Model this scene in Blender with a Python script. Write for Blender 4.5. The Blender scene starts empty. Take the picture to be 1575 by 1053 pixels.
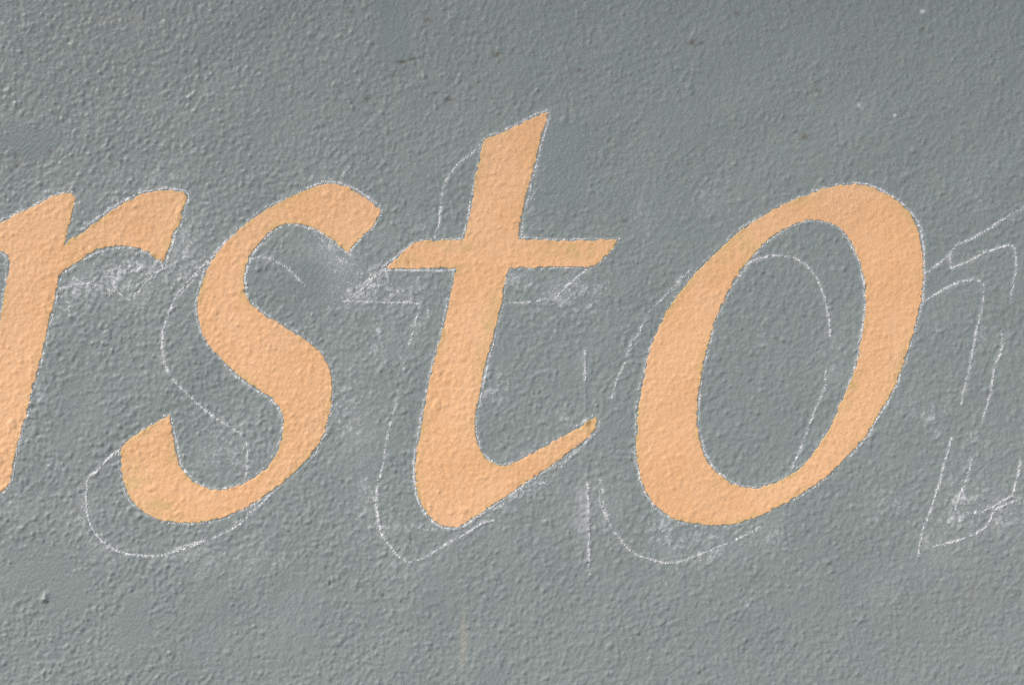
import bpy, math
import numpy as np

# ------------------------------------------------------------------ scale
PX = 0.0005                      # one photograph pixel on the wall, metres
ZC = 1.80                        # height of the middle of the picture above the pavement
def WX(px): return (px - 787.5) * PX
def WZ(py): return ZC + (526.5 - py) * PX

scene = bpy.context.scene
col = scene.collection

# ------------------------------------------------------------------ camera
cam_d = bpy.data.cameras.new("camera")
cam_d.sensor_width = 36.0
cam_d.lens = 50.0
cam_d.clip_start = 0.02
cam_d.clip_end = 500.0
cam = bpy.data.objects.new("camera", cam_d)
col.objects.link(cam)
cam.location = (0.0, -0.7875 * 50.0 / 36.0, ZC)
cam.rotation_euler = (math.radians(90), 0, 0)
scene.camera = cam

# ------------------------------------------------------------------ light
SUN_AZ = math.radians(-62)       # left of the wall's outward normal, seen from the camera
SUN_EL = math.radians(44)
ce = math.cos(SUN_EL)
sun_dir = (ce * math.sin(SUN_AZ), -ce * math.cos(SUN_AZ), math.sin(SUN_EL))   # towards the sun
sun_d = bpy.data.lights.new("sun", 'SUN')
sun_d.energy = 1.5
sun_d.angle = math.radians(17)
sun_d.color = (1.0, 0.955, 0.89)
sun = bpy.data.objects.new("sun", sun_d)
col.objects.link(sun)
from mathutils import Vector
sun.rotation_euler = Vector(sun_dir).to_track_quat('Z', 'Y').to_euler()
sun.location = (-3, -4, 6)

world = bpy.data.worlds.new("World")
scene.world = world
world.use_nodes = True
wn = world.node_tree
wn.nodes.clear()
w_out = wn.nodes.new("ShaderNodeOutputWorld")
w_bg = wn.nodes.new("ShaderNodeBackground")
w_sky = wn.nodes.new("ShaderNodeTexSky")
w_sky.sky_type = 'NISHITA'
w_sky.sun_disc = False
w_sky.sun_elevation = SUN_EL
w_sky.sun_rotation = math.atan2(sun_dir[0], sun_dir[1])
w_sky.air_density = 1.2
w_sky.dust_density = 4.0
w_bg.inputs["Strength"].default_value = 0.075
wn.links.new(w_sky.outputs[0], w_bg.inputs["Color"])
wn.links.new(w_bg.outputs[0], w_out.inputs["Surface"])

vs = scene.view_settings
vs.view_transform = 'Standard'
vs.look = 'None'
vs.gamma = 1.0
vs.use_curve_mapping = False
vs.exposure = 1.17
scene.render.engine = 'CYCLES'
scene.cycles.max_bounces = 4
scene.cycles.use_denoising = False

rng = np.random.default_rng(7)

# ------------------------------------------------------------------ materials
class NT:
    def __init__(self, name):
        self.mat = bpy.data.materials.new(name)
        self.mat.use_nodes = True
        self.t = self.mat.node_tree
        self.t.nodes.clear()
        self.out = self.n("ShaderNodeOutputMaterial")
        self.b = self.n("ShaderNodeBsdfPrincipled")
        self.l(self.b.outputs[0], self.out.inputs["Surface"])
        self.pos = self.n("ShaderNodeNewGeometry").outputs["Position"]
    def n(self, kind): return self.t.nodes.new(kind)
    def l(self, a, b): self.t.links.new(a, b)
    def noise(self, scale, detail=3.0, rough=0.55, vec=None):
        n = self.n("ShaderNodeTexNoise")
        n.inputs["Scale"].default_value = scale
        n.inputs["Detail"].default_value = detail
        n.inputs["Roughness"].default_value = rough
        self.l(vec if vec is not None else self.pos, n.inputs["Vector"])
        return n.outputs["Fac"]
    def ramp(self, fac, lo, hi, a=0.0, b=1.0):
        m = self.n("ShaderNodeMapRange")
        m.interpolation_type = 'SMOOTHSTEP'
        for k, v in (("From Min", lo), ("From Max", hi), ("To Min", a), ("To Max", b)):
            m.inputs[k].default_value = v
        self.l(fac, m.inputs["Value"])
        return m.outputs["Result"]
    def attr(self, name):
        a = self.n("ShaderNodeAttribute")
        a.attribute_name = name
        return a.outputs["Fac"]
    def math(self, op, a, b):
        m = self.n("ShaderNodeMath")
        m.operation = op
        for i, v in enumerate((a, b)):
            if isinstance(v, (int, float)): m.inputs[i].default_value = v
            else: self.l(v, m.inputs[i])
        return m.outputs[0]
    def mix(self, fac, a, b):
        m = self.n("ShaderNodeMix")
        m.data_type = 'RGBA'
        for s, v in ((m.inputs[0], fac), (m.inputs[6], a), (m.inputs[7], b)):
            if isinstance(v, (int, float)): s.default_value = v
            elif isinstance(v, tuple): s.default_value = (*v, 1.0)
            else: self.l(v, s)
        return m.outputs[2]
    def bump(self, height, strength, dist, normal=None):
        b = self.n("ShaderNodeBump")
        b.inputs["Distance"].default_value = dist
        if isinstance(strength, (int, float)): b.inputs["Strength"].default_value = strength
        else: self.l(strength, b.inputs["Strength"])
        self.l(height, b.inputs["Height"])
        if normal is not None: self.l(normal, b.inputs["Normal"])
        return b.outputs[0]

def wall_material():
    m = NT("grey_masonry_paint")
    g = m.mix(m.ramp(m.noise(3.2, 3.0), 0.35, 0.65), (0.225, 0.264, 0.263), (0.236, 0.274, 0.272))
    g = m.mix(m.ramp(m.noise(28.0, 3.0), 0.40, 0.70, 0, 0.5), g, (0.226, 0.250, 0.268))      # bluish mottling
    g = m.mix(m.ramp(m.noise(75.0, 2.0), 0.45, 0.75, 0, 0.45), g, (0.250, 0.284, 0.272))    # greenish mottling
    g = m.mix(m.math('MULTIPLY', m.attr("patch"), 0.35), g, (0.192, 0.234, 0.243))          # touched-up paint
    g = m.mix(m.math('MULTIPLY', m.attr("spot"), 0.85), g, (0.115, 0.095, 0.070))           # specks of grit and rust
    g = m.mix(m.attr("pale"), g, (0.42, 0.44, 0.46))
    g = m.mix(m.attr("drip"), g, (0.37, 0.35, 0.30))                                        # faint beige runs
    grime = m.math('MULTIPLY', m.ramp(m.noise(9.0, 6.0, 0.7), 0.52, 0.74, 0, 0.4), m.ramp(m.noise(120.0, 4.0, 0.7), 0.35, 0.65))
    g = m.mix(grime, g, (0.178, 0.205, 0.206))
    fine = m.ramp(m.noise(900.0, 2.0), 0.42, 0.62)
    g = m.mix(m.math('MULTIPLY', m.attr("dust"), m.math('ADD', 0.35, m.math('MULTIPLY', fine, 0.65))), g, (0.72, 0.74, 0.78))
    m.l(g, m.b.inputs["Base Color"])
    r = m.ramp(m.noise(40.0, 3.0), 0.3, 0.7, 0.34, 0.48)
    m.l(r, m.b.inputs["Roughness"])
    m.b.inputs["Specular IOR Level"].default_value = 0.5
    # away from the modelled relief the same stipple goes on as fine relief
    far = m.bump(m.noise(150.0, 1.5, 0.5), m.attr("far"), 0.0011)
    m.l(m.bump(m.noise(520.0, 3.0, 0.62), 0.6, 0.00030, far), m.b.inputs["Normal"])
    return m.mat

def peach_material():
    m = NT("peach_sign_paint")
    p = m.mix(m.ramp(m.noise(22.0, 3.0), 0.35, 0.65), (0.780, 0.450, 0.236), (0.805, 0.485, 0.275))
    p = m.mix(m.ramp(m.noise(130.0, 2.0), 0.48, 0.72, 0, 0.3), p, (0.755, 0.425, 0.215))
    mp = m.n("ShaderNodeMapping")                                # brush drag along the slant of the letters
    mp.inputs["Rotation"].default_value = (0, math.radians(14), 0)
    mp.inputs["Scale"].default_value = (520.0, 1.0, 34.0)
    m.l(m.pos, mp.inputs["Vector"])
    drag = m.noise(1.0, 3.0, 0.6, mp.outputs[0])
    p = m.mix(m.ramp(drag, 0.50, 0.72, 0, 0.30), p, (0.725, 0.405, 0.200))
    p = m.mix(m.ramp(drag, 0.48, 0.30, 0, 0.30), p, (0.835, 0.520, 0.310))
    # thin paint towards some of the brushed edges, olive-ochre undercoat showing
    e = m.math('MULTIPLY', m.attr("edge"), m.ramp(m.noise(26.0, 3.0), 0.40, 0.62))
    p = m.mix(m.math('MULTIPLY', e, 0.8), p, (0.560, 0.395, 0.150))
    p = m.mix(m.math('MULTIPLY', m.attr("thin"), 0.62), p, (0.600, 0.430, 0.190))
    m.l(p, m.b.inputs["Base Color"])
    m.b.inputs["Roughness"].default_value = 0.44
    m.b.inputs["Specular IOR Level"].default_value = 0.35
    m.l(m.bump(m.noise(620.0, 3.0, 0.6), 0.22, 0.0002), m.b.inputs["Normal"])
    return m.mat

def chalk_material():
    m = NT("white_chalk")
    c = m.mix(m.ramp(m.noise(240.0, 2.0), 0.35, 0.65), (0.55, 0.57, 0.60), (0.80, 0.81, 0.83))
    m.l(c, m.b.inputs["Base Color"])
    m.b.inputs["Roughness"].default_value = 0.95
    m.b.inputs["Specular IOR Level"].default_value = 0.1
    return m.mat

def pavement_material():
    m = NT("grey_concrete_paving")
    c = m.mix(m.ramp(m.noise(0.8, 5.0), 0.3, 0.7), (0.25, 0.24, 0.225), (0.34, 0.33, 0.31))
    c = m.mix(m.ramp(m.noise(30.0, 4.0), 0.4, 0.7, 0, 0.5), c, (0.20, 0.195, 0.185))
    m.l(c, m.b.inputs["Base Color"])
    m.b.inputs["Roughness"].default_value = 0.85
    m.l(m.bump(m.noise(90.0, 4.0), 0.4, 0.003), m.b.inputs["Normal"])
    return m.mat

M_WALL, M_PEACH, M_CHALK, M_PAVE = wall_material(), peach_material(), chalk_material(), pavement_material()

# ------------------------------------------------------------------ outlines, in photograph pixels
R_OUT = [(-64,402),(-58,384),(-44,370),(-20,354),(0,343),(33,326),(63,312),(87,300),(100,297),(111,298),(116,304),(113,320),(109,338),(104,356),
 (99,377),(110,368),(133,353),(157,335),(187,315),(213,301),(233,295),(263,293),(284,296),(287,302),(282,320),(275,346),(268,356),(262,376),(255,394),
 (250,404),(240,398),(230,389),(217,383),(200,378),(182,378),(160,381),(140,388),(127,397),(110,409),(97,416),(92,424),(88,441),(82,468),(75,494),(68,528),
 (62,554),(55,581),(48,604),(42,631),(35,654),(28,678),(23,702),(19,722),(15,739),(7,752),(0,757),(-22,768),(-48,770),(-66,758),(-70,738),(-64,706),
 (-52,662),(-40,622),(-28,580),(-16,540),(-7,512),(0,494),(2,484),(6,461),(10,438),(14,418),(15,400),(11,391),(0,386),(-18,386),(-44,394)]
S_OUT = [(370,352),(390,336),(410,322),(433,310),(460,297),(483,288),(507,283),(525,285),(538,290),(555,300),(572,312),(582,321),(585,327),(578,340),(571,351),
 (565,356),(552,369),(541,381),(536,388),(525,380),(510,367),(497,358),(483,351),(467,346),(450,344),(433,347),(418,354),(407,364),(397,377),(387,389),(380,406),(376,421),
 (375,436),(377,451),(383,463),(395,475),(410,487),(430,498),(447,508),(463,518),(477,529),(490,540),(500,552),(507,568),(510,588),(510,608),(508,628),
 (503,648),(497,668),(487,686),(477,701),(463,715),(447,731),(430,745),(410,760),(387,775),(363,787),(337,797),(310,802),(283,803),(260,801),(240,797),
 (227,790),(213,780),(200,765),(192,745),(187,722),(186,702),(187,688),(192,681),(213,666),(233,654),(250,644),(261,638),(263,651),(266,671),(270,691),
 (273,705),(278,719),(287,731),(300,742),(317,750),(337,753),(360,749),(383,739),(403,726),(415,714),(423,701),(432,678),(436,658),(436,641),
 (431,626),(420,614),(403,602),(383,588),(367,577),(350,561),(333,544),(322,531),(312,513),(307,494),(304,474),(306,454),(312,434),(320,413),(330,394),
 (343,378),(358,363)]
T_OUT = [(842,172),(840,187),(833,208),(827,233),(820,262),(813,287),(807,310),(802,333),(799,350),(797,368),(858,370),(908,370),(952,368),(942,383),
 (926,399),(912,409),(875,410),(825,411),(784,412),(780,421),(775,444),(770,471),(763,501),(755,531),(748,556),(742,581),(737,608),(732,634),(731,654),
 (733,674),(738,689),(744,700),(752,708),(760,713),(772,716),(788,712),(808,703),(835,688),(858,675),(882,662),(902,650),(916,641),(918,648),(915,659),(905,672),
 (888,686),(868,700),(845,717),(818,735),(792,753),(765,772),(738,789),(718,802),(705,809),(692,810),(678,807),(668,800),(658,790),(650,778),(643,762),
 (640,742),(639,722),(640,700),(643,684),(647,664),(653,628),(658,598),(665,568),(672,541),(680,511),(687,484),(692,458),(697,434),(702,413),(675,412),
 (635,413),(593,413),(608,399),(625,383),(640,372),(675,370),(713,368),(718,351),(722,338),(725,320),(729,293),(732,270),(738,247),(742,223),(745,217),
 (765,208),(792,195),(818,182)]
O_OUT = [(1147,350),(1170,335),(1193,321),(1217,310),(1240,300),(1267,290),(1290,285),(1315,284),(1337,287),(1357,295),(1373,304),(1390,318),(1403,334),
 (1411,350),(1415,368),(1418,388),(1420,408),(1419,431),(1417,458),(1412,481),(1405,508),(1397,536),(1388,564),(1378,591),(1363,618),(1347,645),(1333,668),
 (1317,687),(1300,704),(1280,724),(1257,742),(1230,760),(1203,775),(1183,785),(1163,795),(1137,803),(1110,807),(1090,807),(1070,805),(1050,800),(1032,794),
 (1018,785),(1005,772),(995,758),(988,742),(983,722),(980,702),(979,684),(980,658),(982,628),(987,598),(992,574),(997,551),(1005,524),(1015,501),(1025,481),
 (1035,464),(1047,449),(1060,433),(1077,413),(1093,396),(1113,378),(1131,362)]
O_IN = [(1210,350),(1227,343),(1250,338),(1267,340),(1283,345),(1293,351),(1303,362),(1313,378),(1322,398),(1327,418),(1331,438),(1332,461),(1331,484),(1328,504),
 (1323,531),(1318,558),(1311,580),(1302,601),(1292,622),(1283,644),(1272,666),(1260,684),(1248,700),(1237,714),(1222,726),(1203,737),(1183,745),(1163,750),
 (1150,750),(1130,745),(1113,735),(1100,724),(1088,709),(1081,693),(1075,671),(1072,644),(1074,606),(1078,578),(1083,551),(1092,521),(1100,491),(1112,464),
 (1125,438),(1140,415),(1153,398),(1167,382),(1183,367),(1200,356)]

def smooth_closed(pts, step=3.0, sharp=48.0):
    """Catmull-Rom through a closed outline, corners sharper than `sharp` degrees kept."""
    P = np.array(pts, float); n = len(P); out = []
    d0 = P - np.roll(P, 1, 0); d1 = np.roll(P, -1, 0) - P
    l0 = np.linalg.norm(d0, axis=1); l1 = np.linalg.norm(d1, axis=1)
    ang = np.degrees(np.arccos(np.clip((d0 * d1).sum(1) / (l0 * l1), -1, 1)))
    corner = ang > sharp
    u0 = d0 / l0[:, None]; u1 = d1 / l1[:, None]
    tan = u0 * l1[:, None] + u1 * l0[:, None]
    tan /= np.maximum(np.linalg.norm(tan, axis=1), 1e-9)[:, None]
    for i in range(n):
        j = (i + 1) % n; L = l1[i]
        a = u1[i] if corner[i] else tan[i]
        b = u1[i] if corner[j] else tan[j]
        k = max(1, int(round(L / step)))
        for s in np.arange(k) / k:
            h00 = 2*s**3 - 3*s**2 + 1; h10 = s**3 - 2*s**2 + s; h01 = -2*s**3 + 3*s**2; h11 = s**3 - s**2
            out.append(h00 * P[i] + h10 * L * a + h01 * P[j] + h11 * L * b)
    return np.array(out)

def smooth_open(pts, step=1.0):
    P = np.array(pts, float)
    if len(P) == 2:
        k = max(2, int(np.linalg.norm(P[1] - P[0]) / step))
        return P[0] + (P[1] - P[0]) * np.linspace(0, 1, k)[:, None]
    E = np.vstack([2 * P[0] - P[1], P, 2 * P[-1] - P[-2]]); out = []
    for i in range(1, len(E) - 2):
        p0, p1, p2, p3 = E[i-1], E[i], E[i+1], E[i+2]
        L = np.linalg.norm(p2 - p1); k = max(1, int(L / step))
        t1 = (p2 - p0) / max(1e-6, np.linalg.norm(p2 - p0)) * L
        t2 = (p3 - p1) / max(1e-6, np.linalg.norm(p3 - p1)) * L
        for s in np.arange(k) / k:
            out.append((2*s**3-3*s**2+1)*p1 + (s**3-2*s**2+s)*t1 + (-2*s**3+3*s**2)*p2 + (s**3-s**2)*t2)
    out.append(P[-1])
    return np.array(out)

LETTERS = {
    "r": [smooth_closed(R_OUT)], "s": [smooth_closed(S_OUT)],
    "t": [smooth_closed(T_OUT)], "o": [smooth_closed(O_OUT), smooth_closed(O_IN)],
}

# ------------------------------------------------------------------ the wall's relief
STEP = 0.0008
RELIEF = 0.000165                                     # standard height of the stipple, metres
CX, CZ = 0.44, 0.30                                   # half size of the finely modelled field
NX, NZ = int(round(2 * CX / STEP)), int(round(2 * CZ / STEP))
fx = np.fft.fftfreq(NX, STEP)[None, :]
fz = np.fft.fftfreq(NZ, STEP)[:, None]
FR = np.sqrt(fx**2 + fz**2)
def band(lam, bw=0.45, ax=1.0, az=1.0):
    """periodic band-passed noise, std 1, wavelength lam metres (ax, az stretch it)"""
    f = np.sqrt((fx * ax)**2 + (fz * az)**2)
    f0 = 1.0 / lam
    with np.errstate(divide='ignore'):
        g = np.exp(-0.5 * (np.log(np.maximum(f, 1e-9) / f0) / bw)**2)
    g[0, 0] = 0
    n = np.real(np.fft.ifft2(np.fft.fft2(rng.standard_normal((NZ, NX))) * g))
    return n / n.std()

gx = -CX + STEP * np.arange(NX)                       # periodic sample positions
gz = ZC - CZ + STEP * np.arange(NZ)
PXX = gx / PX + 787.5                                 # photograph pixel of each column / row
PYY = 526.5 - (gz - ZC) / PX
PXg, PYg = np.meshgrid(PXX, PYY)

def shot(sig, per_cell, aspect=1.0):
    """rounded blobs of random height dropped all over, std 1"""
    d = np.zeros((NZ, NX)); n = int(per_cell * NX * NZ)
    np.add.at(d, (rng.integers(0, NZ, n), rng.integers(0, NX, n)), rng.uniform(0.3, 1.0, n))
    f2 = (fx * aspect)**2 + fz**2
    a = np.real(np.fft.ifft2(np.fft.fft2(d) * np.exp(-2 * (math.pi * sig)**2 * f2)))
    return (a - a.mean()) / a.std()
n_a = band(0.0060, 0.50)
n_b = band(0.0130, 0.50)
n_c = band(0.0030, 0.35)
n_lo = band(0.11, 0.5)
stip = 0.95 * shot(0.00080, 0.10) + 0.80 * shot(0.0011, 0.060) - 0.40 * shot(0.0010, 0.03) + 0.26 * shot(0.0021, 0.02) + 0.25 * n_a + 0.26 * n_b + 0.16 * n_c
stip -= stip.mean(); stip /= stip.std()
plain = RELIEF * stip + 0.00022 * n_lo              # goes on all over the wall

def blob(cx, cy, rx, ry, rot=0.0, soft=0.35, rough=0.30, seedn=None):
    a = math.radians(rot); dx = PXg - cx; dy = PYg - cy
    u = (dx * math.cos(a) + dy * math.sin(a)) / rx
    v = (-dx * math.sin(a) + dy * math.cos(a)) / ry
    d = np.sqrt(u * u + v * v) + rough * n_wob
    return np.clip((1 - d) / soft + 0.5, 0, 1)
def rect(cx, cy, hx, hy, rot=0.0, soft=6.0):
    a = math.radians(rot); dx = PXg - cx; dy = PYg - cy
    u = np.abs(dx * math.cos(a) + dy * math.sin(a)) - hx + 4 * n_wob
    v = np.abs(-dx * math.sin(a) + dy * math.cos(a)) - hy + 4 * n_wob
    return np.clip(0.5 - np.maximum(u, v) / soft, 0, 1)
n_wob = band(0.018, 0.5)
n_mid = band(0.055, 0.5)

# where filler, brush or scraper flattened the stipple
flat = np.clip((n_mid - 1.15) * 0.8, 0, 0.55)
for b in [blob(46,218,44,27,4,.16,.12), blob(62,876,70,34,0,.6), blob(108,912,34,40,20,.5), blob(205,968,26,48,4,.5), blob(330,945,40,70,-10,.9)*.7,
          blob(505,430,70,46,-12,.6)*.75, blob(470,400,34,30,0,.7)*.6, blob(450,940,46,90,0,.9)*.7, rect(864,258,34,66,5,16)*.72, rect(606,40,22,58,0,14)*.8,
          blob(1110,130,30,100,32,.8)*.6, blob(700,960,18,70,3,.8)*.4, blob(120,640,30,60,0,.9)*.5, blob(560,700,26,90,8,.9)*.5,
          blob(1000,320,60,50,0,.9)*.5, blob(1280,920,70,26,-18,.8)*.5]:
    flat = np.maximum(flat, 0.85 * b)
for _ in range(10):
    cx, cy = rng.uniform(-60, 1640), rng.uniform(-20, 1080)
    flat = np.maximum(flat, rng.uniform(.25, .5) * blob(cx, cy, rng.uniform(16, 40), rng.uniform(30, 90), rng.uniform(-30, 30), .9))

fade = np.clip(np.minimum(np.minimum(gx + CX, CX - gx)[None, :], np.minimum(gz - ZC + CZ, ZC + CZ - gz)[:, None]) / 0.03, 0, 1)
flat *= fade
# the roller left a heavier stipple towards the left end
side = np.interp(PXX, [-200, 0, 300, 800, 1300, 1700], [1.22, 1.22, 1.16, 0.95, 0.86, 0.86])[None, :]
side = 1 + (side - 1) * fade
brush_h = band(0.004, 0.5, ax=0.12, az=1.0)
brush_v = band(0.004, 0.5, ax=1.0, az=0.12)
H = plain * 1.0
H = 0.00022 * n_lo + RELIEF * stip * side * (1 - flat)
H += flat * np.where(PXg < 120, 0.00010, 0.00008) * np.where(PXg < 300, brush_h, brush_v)
# fine scraper marks across the wall and some lumps under the paint
H += 0.000018 * brush_v * fade
lump = np.clip(band(0.02, 0.25) - 2.3, 0, 1)
H += 0.0005 * lump * fade

spot = np.zeros_like(H); pale = np.zeros_like(H); patch = np.zeros_like(H); dust = np.zeros_like(H)
def g2(cx, cy, sx, sy=None, rot=0.0):
    sy = sy or sx
    a = math.radians(rot); dx = PXg - cx; dy = PYg - cy
    u = (dx * math.cos(a) + dy * math.sin(a)) / sx
    v = (-dx * math.sin(a) + dy * math.cos(a)) / sy
    return np.exp(-0.5 * (u * u + v * v))
# cracks and pits
for (cx, cy, sx, sy, rot, dep) in [(619,97,6,1.5,0,.0009),(636,92,4,1.5,-6,.0008),(597,111,10,1.3,3,.0003),(607,117,3,2,0,.0004),(658,55,2.5,2,0,.0006),
        (73,926,3.2,2.4,40,.0010),(140,933,3,2,-40,.0005),(25,240,4,2.2,60,.0007),(26,257,2.5,4,10,.0006),(12,222,5,2,30,.0004),(508,897,1.6,3,0,.0009),
        (589,916,2.2,2.2,0,.0008),(633,829,1.6,2.4,0,.0006),(630,405,1.3,5,-22,.0007),(1324,166,3,2,30,.0006),(1072,72,4,1.6,15,.0005),(1045,112,4,1.6,30,.0004),
        (855,299,9,1.3,-6,.0003),(880,12,3,2,0,.0003),(688,155,3,2,0,.0005),(585,200,2.5,2.5,0,.0004),(1127,69,3,2,0,.0005)]:
    H -= dep * g2(cx, cy, sx, sy, rot)
for (cx, cy, sx, sy, rot, up) in [(68,918,3,4,20,.0009),(692,27,2.5,3,0,.0006),(1419,19,2.6,3.2,0,.0008),(1322,162,2.4,2.2,0,.0006),(1375,178,1.6,1.6,0,.0004),
        (505,1042,3,3,0,.0005),(772,283,3,3,0,.0004),(590,498,3,3,0,.0004),(134,875,3,2,0,.0004)]:
    H += up * g2(cx, cy, sx, sy, rot)
# a vertical trowel seam beside the t
seam_m = np.clip((PYg - 520) / 40, 0, 1) * np.clip((900 - PYg) / 40, 0, 1)
seam_x = 899 + (PYg - 530) * 0.021
H += 0.00022 * seam_m * np.exp(-0.5 * ((PXg - seam_x) / 2.2)**2)
H -= 0.00010 * seam_m * np.exp(-0.5 * ((PXg - seam_x - 7) / 4)**2)

for (cx, cy, s) in [(1419,45,3),(1133,20,3),(1078,66,3),(690,154,4),(764,85,4),(1238,210,4),(1256,139,3),(564,152,4),(1064,66,4),(891,108,3),(25,240,3),(26,256,3),
                    (73,927,3),(508,897,2.2),(589,916,2.6),(633,829,2),(619,97,4),(636,92,3),(120,780,2.6),(76,232,2.5),(186,248,2.4),(1376,320,3),(1195,520,2.5),
                    (607,117,2.6),(658,31,3.5),(540,18,3),(960,340,3)]:
    spot = np.maximum(spot, g2(cx, cy, s, s * 0.7, 0) * 0.8)
for (cx, cy, s) in [(1419,18,2.6),(1323,163,2.2),(1376,178,1.5)]:
    pale = np.maximum(pale, g2(cx, cy, s))
pale = np.maximum(pale, 0.45 * rect(894, 786, 8, 34, 0, 10))
pale = np.maximum(pale, 0.16 * rect(893, 840, 9, 26, 0, 14))
pale = np.maximum(pale, 0.10 * rect(899, 600, 6, 100, 0, 10))
drip = np.zeros_like(H)
for b in [0.42 * blob(712, 985, 6, 42, 1, .6, .15), 0.2 * blob(712, 940, 4, 14, 0, .6), 0.10 * blob(684, 1005, 12, 8, 0, .7), 0.12 * blob(1500, 900, 14, 50, 0, .9), 0.15 * blob(180, 30, 30, 8, 0, .9)]:
    drip = np.maximum(drip, b)
for b in [rect(862,262,38,78,5,18), blob(500,432,84,54,-12,.6), rect(606,40,24,66,0,18), blob(46,218,45,29,4,.2,.12)*1.4, blob(205,968,28,50,4,.5)*.7,
          blob(1000,330,70,50,0,.9)*.5, blob(870,470,60,30,0,.9)*.5, blob(560,410,40,20,0,.8)*.6]:
    patch = np.maximum(patch, b)

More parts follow.
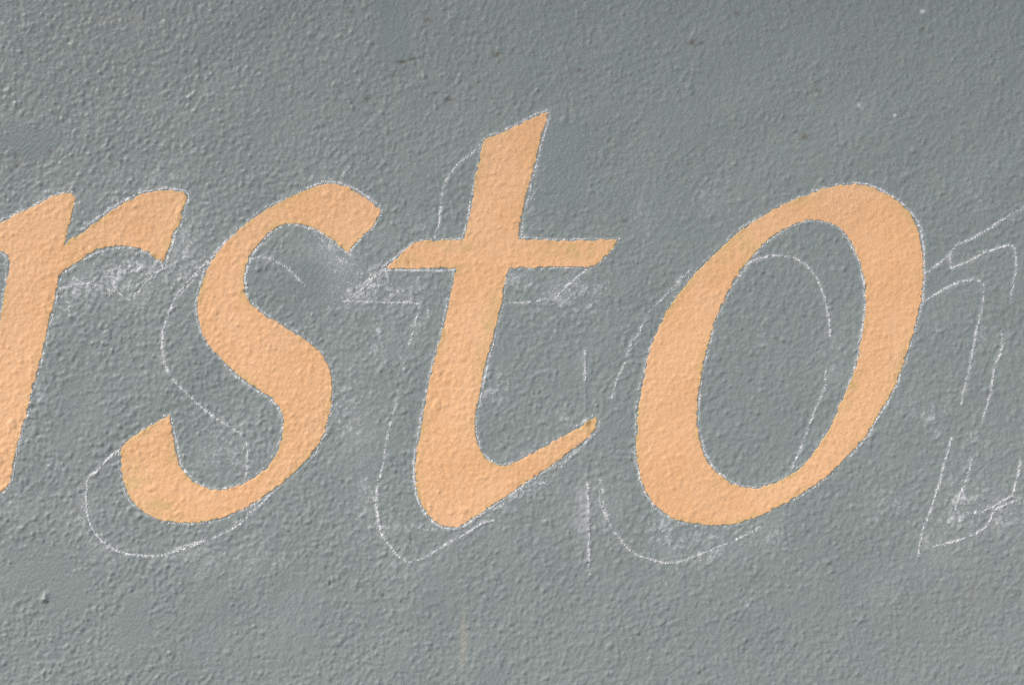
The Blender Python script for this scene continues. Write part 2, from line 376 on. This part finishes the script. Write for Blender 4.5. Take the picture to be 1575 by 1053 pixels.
# ------------------------------------------------------------------ chalk strokes (photograph pixels): points, strength
def off(pts, dx, dy): return [(x + dx, y + dy) for x, y in pts]
SKETCH = [
 ("chalk_line", "earlier chalk curve of the s, looping left of the painted s and down inside its bowl", [
   ([(370,354),(350,368),(337,384),(320,401),(300,421),(283,439),(270,458),(262,476),(255,494),(250,514),(250,538),(253,558),(260,574)], .95),
   ([(352,366),(326,396),(306,420),(288,440),(276,456)], .45),
   ([(260,574),(268,585),(283,601),(307,623),(333,644),(353,656),(370,668),(380,684),(380,712),(378,734)], .62)]),
 ("chalk_line", "short chalk arc inside the upper counter of the s", [
   ([(386,399),(403,396),(423,401),(440,411),(453,423),(470,439)], .7), ([(383,400),(377,424),(379,444)], .9)]),
 ("chalk_line", "big chalk loop sweeping below and left of the foot of the s", [
   ([(187,688),(173,699),(163,709),(147,725),(136,732),(133,752),(133,775),(137,799),(147,819),(160,834),(177,845),(200,852),(240,854),(263,849),(287,842),(310,834)], 1.0),
   ([(255,849),(285,839),(315,830)], .7),
   ([(310,834),(333,825),(353,814),(370,804),(387,789),(407,770),(433,744)], .62), ([(355,812),(385,787),(402,774)], .4)]),
 ("chalk_line", "small chalk arc with a pointed tip under the arm of the r", [
   ([(93,446),(110,440),(133,436),(157,441),(177,448),(190,456),(198,461)], .75), ([(198,461),(213,448),(233,426),(253,411)], .9),
   ([(253,411),(257,402),(263,385),(270,360)], .8), ([(246,400),(251,411)], .9)]),
 ("chalk_line", "chalk curve bowing left of the upper stem of the t", [
   ([(743,219),(725,237),(705,253),(690,272),(682,290),(678,317),(674,350),(670,356),(669,368)], .72)]),
 ("chalk_line", "chalk crossbar corner low on the left of the t, ending in a long point", [
   ([(595,411),(572,431),(552,448),(530,465)], 1.0), ([(589,413),(575,424),(560,437)], .7), ([(528,464),(545,463),(575,465),(608,465),(638,466),(647,469)], .85),
   ([(647,469),(642,484),(635,511),(627,534)], .55), ([(610,528),(614,545),(621,560),(621,580)], .35), ([(655,470),(661,490)], .3)]),
 ("chalk_line", "long chalk hook running down the left of the t and under its foot", [
   ([(613,598),(607,628),(600,654),(593,684),(590,709),(582,742),(578,769)], .72), ([(579,752),(579,770),(582,799),(588,822),(602,842),(615,857),(628,864)], 1.0),
   ([(575,765),(580,790),(584,800)], .7), ([(628,864),(645,860),(665,850),(685,837),(705,827),(725,814),(742,804),(758,800)], .8)]),
 ("chalk_line", "thin doubled chalk strokes under the tail of the t", [
   ([(812,755),(835,742),(852,730),(865,715),(878,704),(902,678),(913,668)], .6), ([(760,782),(790,766),(812,753)], .35), ([(842,724),(862,712),(878,702)], .45)]),
 ("chalk_line", "chalk line under the right half of the crossbar of the t, rising to its tip", [
   ([(775,465),(808,465),(832,461),(853,459)], .5), ([(853,459),(872,441),(888,426),(902,414)], .8), ([(868,441),(878,434)], 1.0)]),
 ("chalk_line", "upright chalk tick on the bare wall right of the stem of the t", [
   ([(899,534),(900,560),(900,584)], .75)]),
 ("chalk_line", "straight vertical chalk line along the wall seam between t and o", [
   ([(904,742),(905,780),(906,830),(906,862)], .8), ([(906,862),(906,884)], .3)]),
 ("chalk_line", "chalk curve outside the upper left shoulder of the o", [
   ([(1049,424),(1035,442),(1018,460),(998,481)], .6), ([(998,481),(988,500),(982,514)], .35), ([(982,514),(970,528),(962,554),(950,581),(940,613)], .62),
   ([(1064,412),(1050,428),(1036,446)], .6)]),
 ("chalk_line", "chalk curve sweeping under the foot of the o from its lower left", [
   ([(923,737),(922,765),(930,790),(942,812),(958,834),(975,850),(998,859),(1028,865),(1048,862),(1063,857)], .6), ([(926,750),(928,772),(934,794)], .5),
   ([(1063,857),(1093,845),(1120,835)], .8), ([(1120,835),(1147,822),(1170,809)], .6)]),
 ("chalk_line", "thick chalk arc inside the counter of the o, fading down its right side", [
   ([(1150,406),(1160,400),(1175,396),(1190,393),(1208,394),(1222,397)], 1.0), ([(1222,397),(1237,406),(1253,423),(1263,443),(1270,468),(1275,491),(1277,518)], .8),
   ([(1277,518),(1275,551)], .15), ([(1270,568),(1268,598),(1257,621),(1247,648),(1237,674),(1227,701),(1217,722)], .62), ([(1138,425),(1150,408)], 1.0)]),
 ("chalk_line", "short chalk stroke joining the o to the zigzag of the unpainted letter", [([(1420,424),(1437,411),(1460,391)], 0.89)]),
 ("chalk_line", "chalk zigzag shoulder of the unpainted letter at the right edge", [
   ([(1590,309),(1573,320),(1550,333),(1523,350),(1500,364),(1465,384),(1462,413)], 0.91), ([(1462,413),(1487,403),(1517,388),(1547,378),(1560,381),(1563,411)], 1.00),
   ([(1563,411),(1558,438),(1554,463)], 0.73)]),
 ("chalk_line", "lower chalk arch of the unpainted letter turning down into a slanting stem line", [
   ([(1419,466),(1447,448),(1470,436),(1493,430),(1508,433),(1513,439)], 0.87), ([(1513,439),(1512,461),(1508,480)], 0.36),
   ([(1507,484),(1500,518),(1495,544),(1490,571),(1483,598),(1478,621)], 0.80)]),
 ("chalk_line", "leftmost slanting chalk stroke of the unpainted letter, low down", [
   ([(1463,674),(1457,699),(1453,709),(1443,749),(1433,779),(1423,805)], 0.85), ([(1423,805),(1415,835),(1413,852)], 0.67)]),
 ("chalk_line", "slanting dotted chalk stem right of the arch of the unpainted letter", [
   ([(1542,514),(1540,541),(1530,564),(1525,594),(1517,628),(1510,648)], 0.76)]),
 ("chalk_line", "short slanting chalk stroke between the low stem line and the foot of the unpainted letter", [
   ([(1495,705),(1487,735),(1477,759),(1469,782)], 0.84)]),
 ("chalk_line", "chalk foot strokes of the unpainted letter near the lower right corner", [
   ([(1570,709),(1563,739),(1557,762)], 0.78), ([(1557,762),(1537,772),(1517,784),(1487,789)], 1.00), ([(1563,769),(1530,785),(1517,809),(1503,819)], 0.95),
   ([(1503,819),(1477,829),(1435,840)], 1.00)]),
]
# smears of chalk dust rubbed over the stipple: x, y, rx, ry, rotation, strength
SMEARS = [(190,425,70,26,-18,.55),(120,440,30,26,0,.5),(105,470,26,18,0,.35),(205,405,50,16,-20,.45),(60,320,50,14,-26,.35),(215,300,46,10,-25,.4),(285,380,22,50,10,.4),
 (275,420,40,20,-40,.4),(310,410,30,14,-48,.35),(350,380,20,14,-40,.3),(505,375,30,22,20,.45),(525,400,24,14,-40,.7),(560,440,40,26,-30,.55),(590,425,30,16,-40,.5),(610,450,50,22,0,.35),
 (585,505,16,10,-50,.5),(575,535,12,10,0,.45),(530,620,24,40,0,.28),(540,660,24,30,0,.25),(430,700,20,22,0,.3),(370,690,24,40,0,.28),(330,700,40,40,0,.2),
 (870,450,40,26,-30,.4),(890,470,36,14,0,.35),(800,430,40,18,0,.3),(760,600,24,24,0,.35),(865,640,20,10,0,.25),(815,700,34,16,0,.22),(790,760,60,16,-30,.3),
 (560,760,14,50,0,.3),(640,812,70,8,2,.25),(580,812,20,8,0,.35),(625,870,40,16,0,.22),(720,780,60,18,-30,.25),
 (125,790,12,40,0,.25),(150,835,24,14,20,.3),(330,865,26,16,-40,.22),(290,850,40,14,-10,.22),(430,865,14,10,-40,.3),(390,870,30,26,0,.18),
 (1020,815,24,30,0,.35),(1040,835,20,12,-20,.35),(1090,820,40,14,-10,.3),(1100,850,60,16,-18,.22),(930,800,16,20,0,.25),(1190,825,16,18,0,.22),
 (1480,770,30,34,0,.45),(1470,800,30,14,0,.45),(1540,780,40,20,-25,.35),(1540,800,36,14,-25,.3),(1430,830,24,16,0,.25),(1375,772,14,5,0,.45),(1360,910,14,9,0,.25),
 (1430,640,14,18,-50,.3),(1510,518,16,12,0,.25),(1285,532,10,6,0,.3),(1283,570,9,8,0,.3),(1440,660,12,16,0,.25),(1170,520,8,12,10,.18),(1500,670,16,12,0,.25),
 (820,300,8,50,5,.22),(985,330,14,22,0,.22),(1086,298,10,10,0,.35),(1505,310,8,12,0,.2),(860,320,14,12,0,.15),(240,270,60,14,0,.22),(500,275,50,10,0,.18),(650,345,40,20,0,.18),
 (90,720,12,16,0,.2),(10,770,10,14,-50,.35),(60,610,12,24,10,.25),(480,620,30,40,0,.15),(1150,930,6,4,0,.35),(1345,785,12,10,0,.2),(560,430,60,18,-38,.35),(1410,870,20,10,0,.2),
 (640,500,14,24,15,.3),(130,780,10,14,0,.25),(905,445,30,20,0,.25)]

# local prominence decides where chalk catches
hn = stip * (1 - 0.6 * flat)
def kern(sig):                                          # gaussian blur of the periodic field, sigma in metres
    return np.exp(-2 * (math.pi * sig * FR)**2)
def blur(a, sig): return np.real(np.fft.ifft2(np.fft.fft2(a) * kern(sig)))
prom = hn + 0.35 * n_c
for (cx, cy, rx, ry, rot, k) in SMEARS:
    wgt = g2(cx, cy, rx * .62, ry * .62, rot)
    haze_ = g2(cx, cy, rx * 1.15 + 6, ry * 1.15 + 8, rot)
    dust = np.maximum(dust, 0.48 * k * haze_ * np.clip(0.35 + 0.40 * prom + 0.3 * n_mid, 0, 1.4))
    dust = np.maximum(dust, 1.75 * k * wgt * np.clip(0.28 + 0.62 * np.clip(prom + 0.35 * n_wob, -0.3, 2.6), 0, 1))
dust += 0.035 * np.clip(band(0.03, .6) - 0.6, 0, 2) * np.clip(prom, 0, 2) * (PYg > 250) * (PYg < 900) * fade
line_dust = np.zeros_like(H)
def stamp(P, k, sig=2.2):
    for (x, y), kk in zip(P[::2], k[::2]):
        i = int(round((WX(x) + CX) / STEP)); j = int(round((WZ(y) - ZC + CZ) / STEP)); r = 4
        if i < r or j < r or i >= NX - r or j >= NZ - r: continue
        dx = PXX[i-r:i+r+1] - x; dy = PYY[j-r:j+r+1] - y
        gk = kk * np.exp(-0.5 * (dx[None, :]**2 + dy[:, None]**2) / sig**2)
        line_dust[j-r:j+r+1, i-r:i+r+1] = np.maximum(line_dust[j-r:j+r+1, i-r:i+r+1], gk)

def samp(F, x, z):                                     # bilinear, periodic
    u = (np.asarray(x) + CX) / STEP; v = (np.asarray(z) - ZC + CZ) / STEP
    i = np.floor(u).astype(int); j = np.floor(v).astype(int); a = u - i; b = v - j
    i0, i1, j0, j1 = i % NX, (i + 1) % NX, j % NZ, (j + 1) % NZ
    return (F[j0, i0] * (1-a) + F[j0, i1] * a) * (1-b) + (F[j1, i0] * (1-a) + F[j1, i1] * a) * b

# ------------------------------------------------------------------ mesh helpers
def make_mesh(name, verts, loops, counts, mat, attrs=None, smooth=True):
    me = bpy.data.meshes.new(name)
    V = np.ascontiguousarray(verts, np.float32)
    loops = np.ascontiguousarray(loops, np.int32); counts = np.ascontiguousarray(counts, np.int32)
    me.vertices.add(len(V)); me.vertices.foreach_set("co", V.ravel())
    me.loops.add(len(loops)); me.loops.foreach_set("vertex_index", loops)
    me.polygons.add(len(counts))
    st = np.zeros(len(counts), np.int32); st[1:] = np.cumsum(counts)[:-1]
    me.polygons.foreach_set("loop_start", st)
    try: me.polygons.foreach_set("loop_total", counts)
    except Exception: pass
    me.update(calc_edges=True)
    me.polygons.foreach_set("use_smooth", np.full(len(counts), smooth, bool))
    for k, a in (attrs or {}).items():
        at = me.attributes.new(k, 'FLOAT', 'POINT')
        at.data.foreach_set("value", np.ascontiguousarray(a, np.float32).ravel())
    me.materials.append(mat)
    me.update()
    return me
def link(name, me, parent=None, label=None):
    o = bpy.data.objects.new(name, me)
    col.objects.link(o)
    if parent is not None: o.parent = parent
    if label: o["label"] = label
    return o

# ------------------------------------------------------------------ pavement
pave = link("pavement", make_mesh("pavement", [(-60,-80,0),(60,-80,0),(60,40,0),(-60,40,0)], [0,1,2,3], [4], M_PAVE))
pave["kind"] = "structure"

# ------------------------------------------------------------------ letter distance fields on the fine field
def sdf_letter(polys):
    allp = np.vstack(polys)
    x0, y0 = allp.min(0) - 16; x1, y1 = allp.max(0) + 16
    ii = np.where((PXX >= x0) & (PXX <= x1))[0]; jj = np.where((PYY >= y0) & (PYY <= y1))[0]
    X, Y = np.meshgrid(PXX[ii], PYY[jj])
    d2 = np.full(X.shape, 1e9); inside = np.zeros(X.shape, bool)
    for P in polys:
        Q = np.roll(P, -1, 0)
        for (ax, ay), (bx, by) in zip(P, Q):
            ex, ey = bx - ax, by - ay
            L2 = ex * ex + ey * ey + 1e-12
            t = np.clip(((X - ax) * ex + (Y - ay) * ey) / L2, 0, 1)
            d2 = np.minimum(d2, (X - ax - t * ex)**2 + (Y - ay - t * ey)**2)
            if ay != by:
                c = ((ay > Y) != (by > Y))
                inside ^= c & (X < ax + (Y - ay) * ex / ey)
    d = np.sqrt(d2)
    return ii, jj, np.where(inside, d, -d)              # positive inside the paint

SDF = {k: sdf_letter(v) for k, v in LETTERS.items()}
n_edge = band(0.009, 0.5)
# the thicker sign paint fills part of the stipple
for key, (ii, jj, D) in SDF.items():
    sub = np.ix_(jj, ii)
    H[sub] -= np.clip(D / 4 + 0.3, 0, 1) * 0.38 * RELIEF * (stip * side * (1 - flat))[sub]
n_edge2 = band(0.0045, 0.4)

# chalk hugging the letters: the outline a little outside the paint, strength varying along it
WEAK = {  # x, y, radius, factor: stretches where the outline was brushed over or never drawn
 "r": [(115,340,30,.35),(110,366,20,.2)],
 "s": [(590,335,30,.35),(425,745,60,.35),(375,392,25,1.2),(370,785,30,.5),(470,705,30,.5)],
 "t": [(768,480,60,.25),(815,280,70,.75),(930,392,34,.2),(735,640,40,.6),(930,372,34,.5),(735,260,60,.45),(860,700,50,.6),(700,440,40,.6)],
 "o": [(1200,780,90,.06),(1290,715,40,.15),(1120,805,50,.1),(1040,470,30,.6),(980,680,60,.6)],
}
def outline_stroke(key, P, rs):
    """samples (x, y, strength) a little outside the paint of outline P"""
    closed = np.vstack([P, P[:1]])
    seg = np.diff(closed, axis=0); L = np.linalg.norm(seg, axis=1)
    s = np.concatenate([[0], np.cumsum(L)]); n = int(s[-1])
    q = np.linspace(0, s[-1], n, endpoint=False)
    x = np.interp(q, s, closed[:, 0]); y = np.interp(q, s, closed[:, 1])
    tx, ty = np.roll(x, -2) - np.roll(x, 2), np.roll(y, -2) - np.roll(y, 2)
    l = np.hypot(tx, ty) + 1e-9; nx_, ny_ = ty / l, -tx / l
    ii, jj, D = SDF[key]
    def inside(px, py):
        i = np.clip(np.round(np.interp(px, PXX[ii], np.arange(len(ii)))).astype(int), 0, len(ii)-1)
        j = np.clip(np.round(np.interp(-py, -PYY[jj], np.arange(len(jj)))).astype(int), 0, len(jj)-1)
        return D[j, i]
    flip = np.mean(inside(x + 5 * nx_, y + 5 * ny_)) > np.mean(inside(x - 5 * nx_, y - 5 * ny_))
    if flip: nx_, ny_ = -nx_, -ny_
    k1 = np.convolve(np.pad(rs.standard_normal(n), 30, 'wrap'), np.ones(61) / 61, 'valid') * 7.8
    k2 = np.convolve(np.pad(rs.standard_normal(n), 80, 'wrap'), np.ones(161) / 161, 'valid') * 12.7
    gap = 2.5 + 0.7 * k1
    x = x + nx_ * np.maximum(gap, 1.4); y = y + ny_ * np.maximum(gap, 1.4)
    k = np.clip(0.70 + 0.24 * k2, 0.12, 1.0)
    for (cx, cy, r, f) in WEAK.get(key, []):
        w = np.exp(-0.5 * ((x - cx)**2 + (y - cy)**2) / (r * .6)**2)
        k = k * (1 + (f - 1) * w)
    ok = inside(x, y) < 0
    return np.stack([x, y], 1)[ok], k[ok]

# ------------------------------------------------------------------ chalk crumbs
def chalk_mesh(name, strokes, rs, scale=1.0):
    """strokes: list of (samples Nx2 at about 1 px, strength N). Small flat crumbs of chalk caught on the high points of the relief."""
    vs_, lp, ct = [], [], []; base = 0
    for P, k in strokes:
        stamp(P, 0.50 * k + 0.07)
        wob = np.convolve(np.pad(rs.standard_normal(len(P)), 6, 'edge'), np.ones(13) / 13, 'valid')[:len(P)] * 1.0
        for rep in range(5):
            m = len(P)
            px = P[:, 0] + wob + rs.normal(0, 0.75, m); py = P[:, 1] + wob + rs.normal(0, 0.75, m)
            x, z = WX(px), WZ(py)
            pr = samp(prom, x, z)
            thr = -0.10 - 1.55 * k + rs.normal(0, 0.7, m)
            keep = (pr > thr) & (rs.random(m) < 0.06 + 0.19 * k)
            for a, b, kk in zip(x[keep], z[keep], k[keep]):
                n = rs.integers(5, 7)
                r = scale * rs.uniform(0.5, 0.85 + 0.6 * kk) * PX
                th = np.arange(n) * 2 * math.pi / n + rs.uniform(0, 6)
                rr = r * rs.uniform(0.65, 1.25, n)
                vs_.append(np.stack([a + rr * np.cos(th), np.zeros(n), b + rr * np.sin(th)], 1))
                lp.append(np.arange(base, base + n)); ct.append(n); base += n
    V = np.vstack(vs_)
    V[:, 1] = -samp(H, V[:, 0], V[:, 2]) - 0.00016 - 0.00010 * rs.random(len(V))
    return make_mesh(name, V, np.concatenate(lp), ct, M_CHALK, smooth=False)

chalk_jobs = []                                         # built before the wall so that their dust lies on it
rs = np.random.default_rng(21)
outline_meshes = {}
for key, polys in LETTERS.items():
    outline_meshes[key] = chalk_mesh("chalk_outline", [outline_stroke(key, P, rs) for P in polys], rs)
for name, label, strokes in SKETCH:
    S = []
    for pts, k in strokes:
        P = smooth_open(pts)
        var = np.convolve(np.pad(rs.standard_normal(len(P)), 20, 'edge'), np.ones(41) / 41, 'valid')[:len(P)] * 6.4
        S.append((P, np.clip((k + 0.06) * (1 + 0.12 * var), 0.05, 1.0)))
    chalk_jobs.append((name, label, chalk_mesh(name, S, rs)))
# loose crumbs in the smears
sm = []
for (cx, cy, rx, ry, rot, k) in SMEARS:
    n = int(rx * ry * 0.20 * (0.3 + k))
    a = math.radians(rot); u, v = rs.normal(0, .5, n) * rx, rs.normal(0, .5, n) * ry
    sm.append((np.stack([cx + u * math.cos(a) - v * math.sin(a), cy + u * math.sin(a) + v * math.cos(a)], 1), np.full(n, k * 0.55)))
def no_paint(P):
    ok = np.ones(len(P), bool)
    for key, (ii, jj, D) in SDF.items():
        i = np.round(np.interp(P[:, 0], PXX[ii], np.arange(len(ii)), left=-1, right=-1)).astype(int)
        j = np.round(np.interp(-P[:, 1], -PYY[jj], np.arange(len(jj)), left=-1, right=-1)).astype(int)
        g = (i >= 0) & (j >= 0)
        ok &= ~(g & (D[np.clip(j, 0, None), np.clip(i, 0, None)] > -2.5))
    return ok
sm = [(P[no_paint(P)], k[no_paint(P)]) for P, k in sm]
ld = line_dust.copy()
smear_mesh = chalk_mesh("chalk_crumbs", [s for s in sm if len(s[0]) > 20], rs, 0.8)
line_dust = ld
for (cx, cy, s_) in [(1419,18,2.0),(1323,163,1.7),(1376,178,1.2),(68,918,2.2),(692,27,1.2)]:
    line_dust = np.maximum(line_dust, 1.3 * g2(cx, cy, s_))
dust = np.clip(np.maximum(dust, line_dust * np.clip(0.75 + 0.35 * prom, 0.1, 1.3)), 0, 0.9)

# ------------------------------------------------------------------ the wall: one continuous sheet, fine in the middle, coarser outward
def axis(half, centre, lo, hi):
    core = np.linspace(centre - half, centre + half, int(round(2 * half / STEP)) + 1)
    def grow(start, end):
        out = []; h = STEP; p = start; sgn = 1 if end > start else -1
        while True:
            h = min(h * 1.08, 0.08)
            if abs(end - p) < 1.6 * h: out.append(end); break
            p += sgn * h; out.append(p)
        return out
    return np.concatenate([grow(centre - half, lo)[::-1], core, grow(centre + half, hi)])
SHADE_LEDGE_OUT, SHADE_LEDGE_Z = 0.30, 2.61  # reach and height of the added shading overhang
ax_x = axis(CX, 0.0, -4.3, 4.3); ax_z = axis(CZ, ZC, 0.0, 3.6)
XX, ZZ = np.meshgrid(ax_x, ax_z)
nzv, nxv = XX.shape
incore = (np.abs(XX) <= CX + 1e-6) & (np.abs(ZZ - ZC) <= CZ + 1e-6)
dist = np.maximum(np.maximum(np.abs(XX) - CX, np.abs(ZZ - ZC) - CZ), 0)
spacing = STEP + 0.08 * dist
keepamp = np.clip((0.0042 - spacing) / 0.0028, 0, 1)
HH = np.where(incore, samp(H, XX, ZZ), keepamp * samp(RELIEF * stip, XX, ZZ) + samp(0.00022 * n_lo, XX, ZZ) * np.clip(1.5 - dist, 0, 1))
def core_attr(F): return np.where(incore, samp(F * fade, XX, ZZ), 0)
verts = np.stack([XX, -HH, ZZ], -1).reshape(-1, 3)
idx = np.arange(nzv * nxv).reshape(nzv, nxv)
quads = np.stack([idx[:-1, :-1], idx[:-1, 1:], idx[1:, 1:], idx[1:, :-1]], -1).reshape(-1, 4)
nv = len(verts); TH = 0.24
verts = np.vstack([verts, [(-4.3, TH, 0), (4.3, TH, 0), (4.3, TH, 3.6), (-4.3, TH, 3.6)]])
extra = [np.concatenate([idx[::-1, 0], [nv, nv + 3]])[::1], np.concatenate([idx[:, -1], [nv + 2, nv + 1]]),
         np.concatenate([idx[-1, ::-1], [nv + 3, nv + 2]])[::1], np.array([nv + 1, nv, nv + 3, nv + 2])]
loops = np.concatenate([quads.ravel()] + extra)
counts = np.concatenate([np.full(len(quads), 4), [len(e) for e in extra]])
def A(F): return np.concatenate([F.ravel(), np.zeros(4)])
wall_me = make_mesh("painted_wall", verts, loops, counts, M_WALL, {
    "dust": A(core_attr(dust)), "spot": A(core_attr(spot)), "pale": A(core_attr(pale)), "patch": A(core_attr(patch)), "drip": A(core_attr(drip)), "far": A(1 - np.where(incore, 1, keepamp))})
sm_flags = np.ones(len(counts), bool); sm_flags[-4:] = False
wall_me.polygons.foreach_set("use_smooth", sm_flags)
wall = link("painted_wall", wall_me)
wall["kind"] = "thing"
wall["label"] = "stippled grey painted masonry wall with half finished peach lettering and chalk outlines"
wall["category"] = "wall"

# unseen overhang, added to darken the wall towards the top of the view
def box_mesh(name, x0, x1, y0, y1, z0, z1, mat, bev=0.012):
    import bmesh
    bm = bmesh.new()
    bmesh.ops.create_cube(bm, size=1.0)
    for v in bm.verts:
        v.co = (x0 if v.co.x < 0 else x1, y0 if v.co.y < 0 else y1, z0 if v.co.z < 0 else z1)
    bmesh.ops.bevel(bm, geom=list(bm.edges), offset=bev, segments=3, affect='EDGES')
    me = bpy.data.meshes.new(name); bm.to_mesh(me); bm.free()
    me.materials.append(mat)
    return me
link("added_shade_ledge", box_mesh("added_shade_ledge", -4.3, 4.3, -SHADE_LEDGE_OUT, 0.05, SHADE_LEDGE_Z, SHADE_LEDGE_Z + 0.12, M_WALL), wall, "unseen grey overhang added to shade the lettering from above")

# ------------------------------------------------------------------ painted letters: a thin film of paint lying on the relief
FILM = 0.00011
def letter_mesh(key):
    ii, jj, D = SDF[key]
    sub = np.ix_(jj, ii)
    E = D + 0.65 * n_edge[sub] + 0.40 * n_edge2[sub] + 0.25 * prom[sub]     # the brush edge rides over the bumps
    X, Z = np.meshgrid(gx[ii], gz[jj])
    Hs = H[sub]
    nz_, nx_ = E.shape
    ins = E > 0
    vid = -np.ones(E.shape, int); vid[ins] = np.arange(ins.sum())
    V = [np.stack([X[ins], -Hs[ins] - FILM, Z[ins]], 1)]
    depth = [E[ins]]
    nb = int(ins.sum())
    hz = {}; ev, ed = [], []
    def edge_pt(a, b):
        nonlocal nb
        k = (a, b) if a < b else (b, a)
        if k not in hz:
            (j0, i0), (j1, i1) = k
            t = E[j0, i0] / (E[j0, i0] - E[j1, i1])
            t = min(max(t, 0.02), 0.98)
            ev.append((X[j0, i0] + t * (X[j1, i1] - X[j0, i0]), -(Hs[j0, i0] + t * (Hs[j1, i1] - Hs[j0, i0])) - FILM, Z[j0, i0] + t * (Z[j1, i1] - Z[j0, i0])))
            hz[k] = nb; nb += 1
        return hz[k]
    c = ins[:-1, :-1].astype(int) + ins[:-1, 1:] + ins[1:, 1:] + ins[1:, :-1]
    fj, fi = np.where(c == 4)
    Q = np.stack([vid[fj, fi], vid[fj, fi+1], vid[fj+1, fi+1], vid[fj+1, fi]], 1)
    L = [Q.ravel()]; C = [np.full(len(Q), 4)]
    rim = []
    for j, i in zip(*np.where((c > 0) & (c < 4))):
        ring = [(j, i), (j, i+1), (j+1, i+1), (j+1, i)]
        flags = [ins[p] for p in ring]
        poly = []; kinds = []
        for a in range(4):
            p, q = ring[a], ring[(a + 1) % 4]
            if flags[a]: poly.append(vid[p]); kinds.append(0)
            if flags[a] != flags[(a + 1) % 4]: poly.append(edge_pt(p, q)); kinds.append(1)
        if len(poly) >= 3:
            L.append(np.array(poly)); C.append(np.array([len(poly)]))
            n = len(poly)
            for a in range(n):
                if kinds[a] and kinds[(a + 1) % n]: rim.append((poly[a], poly[(a + 1) % n]))
    ev = np.array(ev)
    V.append(ev); depth.append(np.zeros(len(ev)))
    # the film's own edge, down into the wall
    nb0 = nb; low = ev.copy(); low[:, 1] += FILM + 0.0001
    V.append(low); depth.append(np.zeros(len(ev)))
    off_ = len(ev); first = int(ins.sum())
    if rim:
        R = np.array(rim)
        S = np.stack([R[:, 1], R[:, 0], R[:, 0] + off_, R[:, 1] + off_], 1)
        L.append(S.ravel()); C.append(np.full(len(S), 4))
    V = np.vstack(V); dep = np.concatenate(depth)
    edge = np.exp(-np.maximum(dep, 0) / 3.5)
    ppx = V[:, 0] / PX + 787.5; ppy = 526.5 - (V[:, 2] - ZC) / PX
    thin = np.zeros(len(V))
    for (cx, cy, rx, ry, rot) in THIN:
        a = math.radians(rot); dx = ppx - cx; dy = ppy - cy
        u = (dx * math.cos(a) + dy * math.sin(a)) / rx; v = (-dx * math.sin(a) + dy * math.cos(a)) / ry
        thin = np.maximum(thin, np.exp(-0.5 * (u*u + v*v)))
    thin *= np.clip(0.6 + 0.45 * samp(n_wob, V[:, 0], V[:, 2]), 0.1, 1)
    return make_mesh("painted_letter", V, np.concatenate(L), np.concatenate(C), M_PEACH, {"edge": edge, "thin": thin})
# patches where the peach went on thin: x, y, rx, ry, rotation
THIN = [(272,308,10,5,0),(262,385,5,16,-15),(262,660,6,16,-5),(268,700,10,16,0),(205,735,14,20,0),(250,785,20,8,15),(245,778,20,10,10),(885,385,40,10,0),(930,378,14,6,0),
        (752,505,7,40,12),(745,560,6,24,12),(906,655,8,8,0),(890,668,14,6,-30),(1130,380,12,12,-40),(1150,372,10,14,-40),(1105,410,14,10,-40),(1310,600,6,20,20),(1385,570,6,20,20),
        (625,400,16,5,0),(705,380,20,5,0),(455,512,16,5,30),(505,640,4,24,8),(1083,560,5,16,12),(700,412,12,4,0),(430,350,16,5,0),(1240,310,20,6,-20)]
LAB = {"r": "peach painted letter r, cropped by the left edge",
       "s": "peach painted letter s between the r and the t",
       "t": "tall peach painted letter t with a slanted top and long crossbar",
       "o": "large slanted peach painted letter o, last letter filled in"}
for key in "rsto":
    letter = link("painted_letter", letter_mesh(key), wall, LAB[key])
    link("chalk_outline", outline_meshes[key], letter, "dotted white chalk edge tight around the painted letter " + key)
for name, label, me in chalk_jobs:
    link(name, me, wall, label)
crumbs = link("chalk_crumbs", smear_mesh, wall, "loose white chalk dust rubbed into the stipple around the letters")
crumbs["kind"] = "stuff"
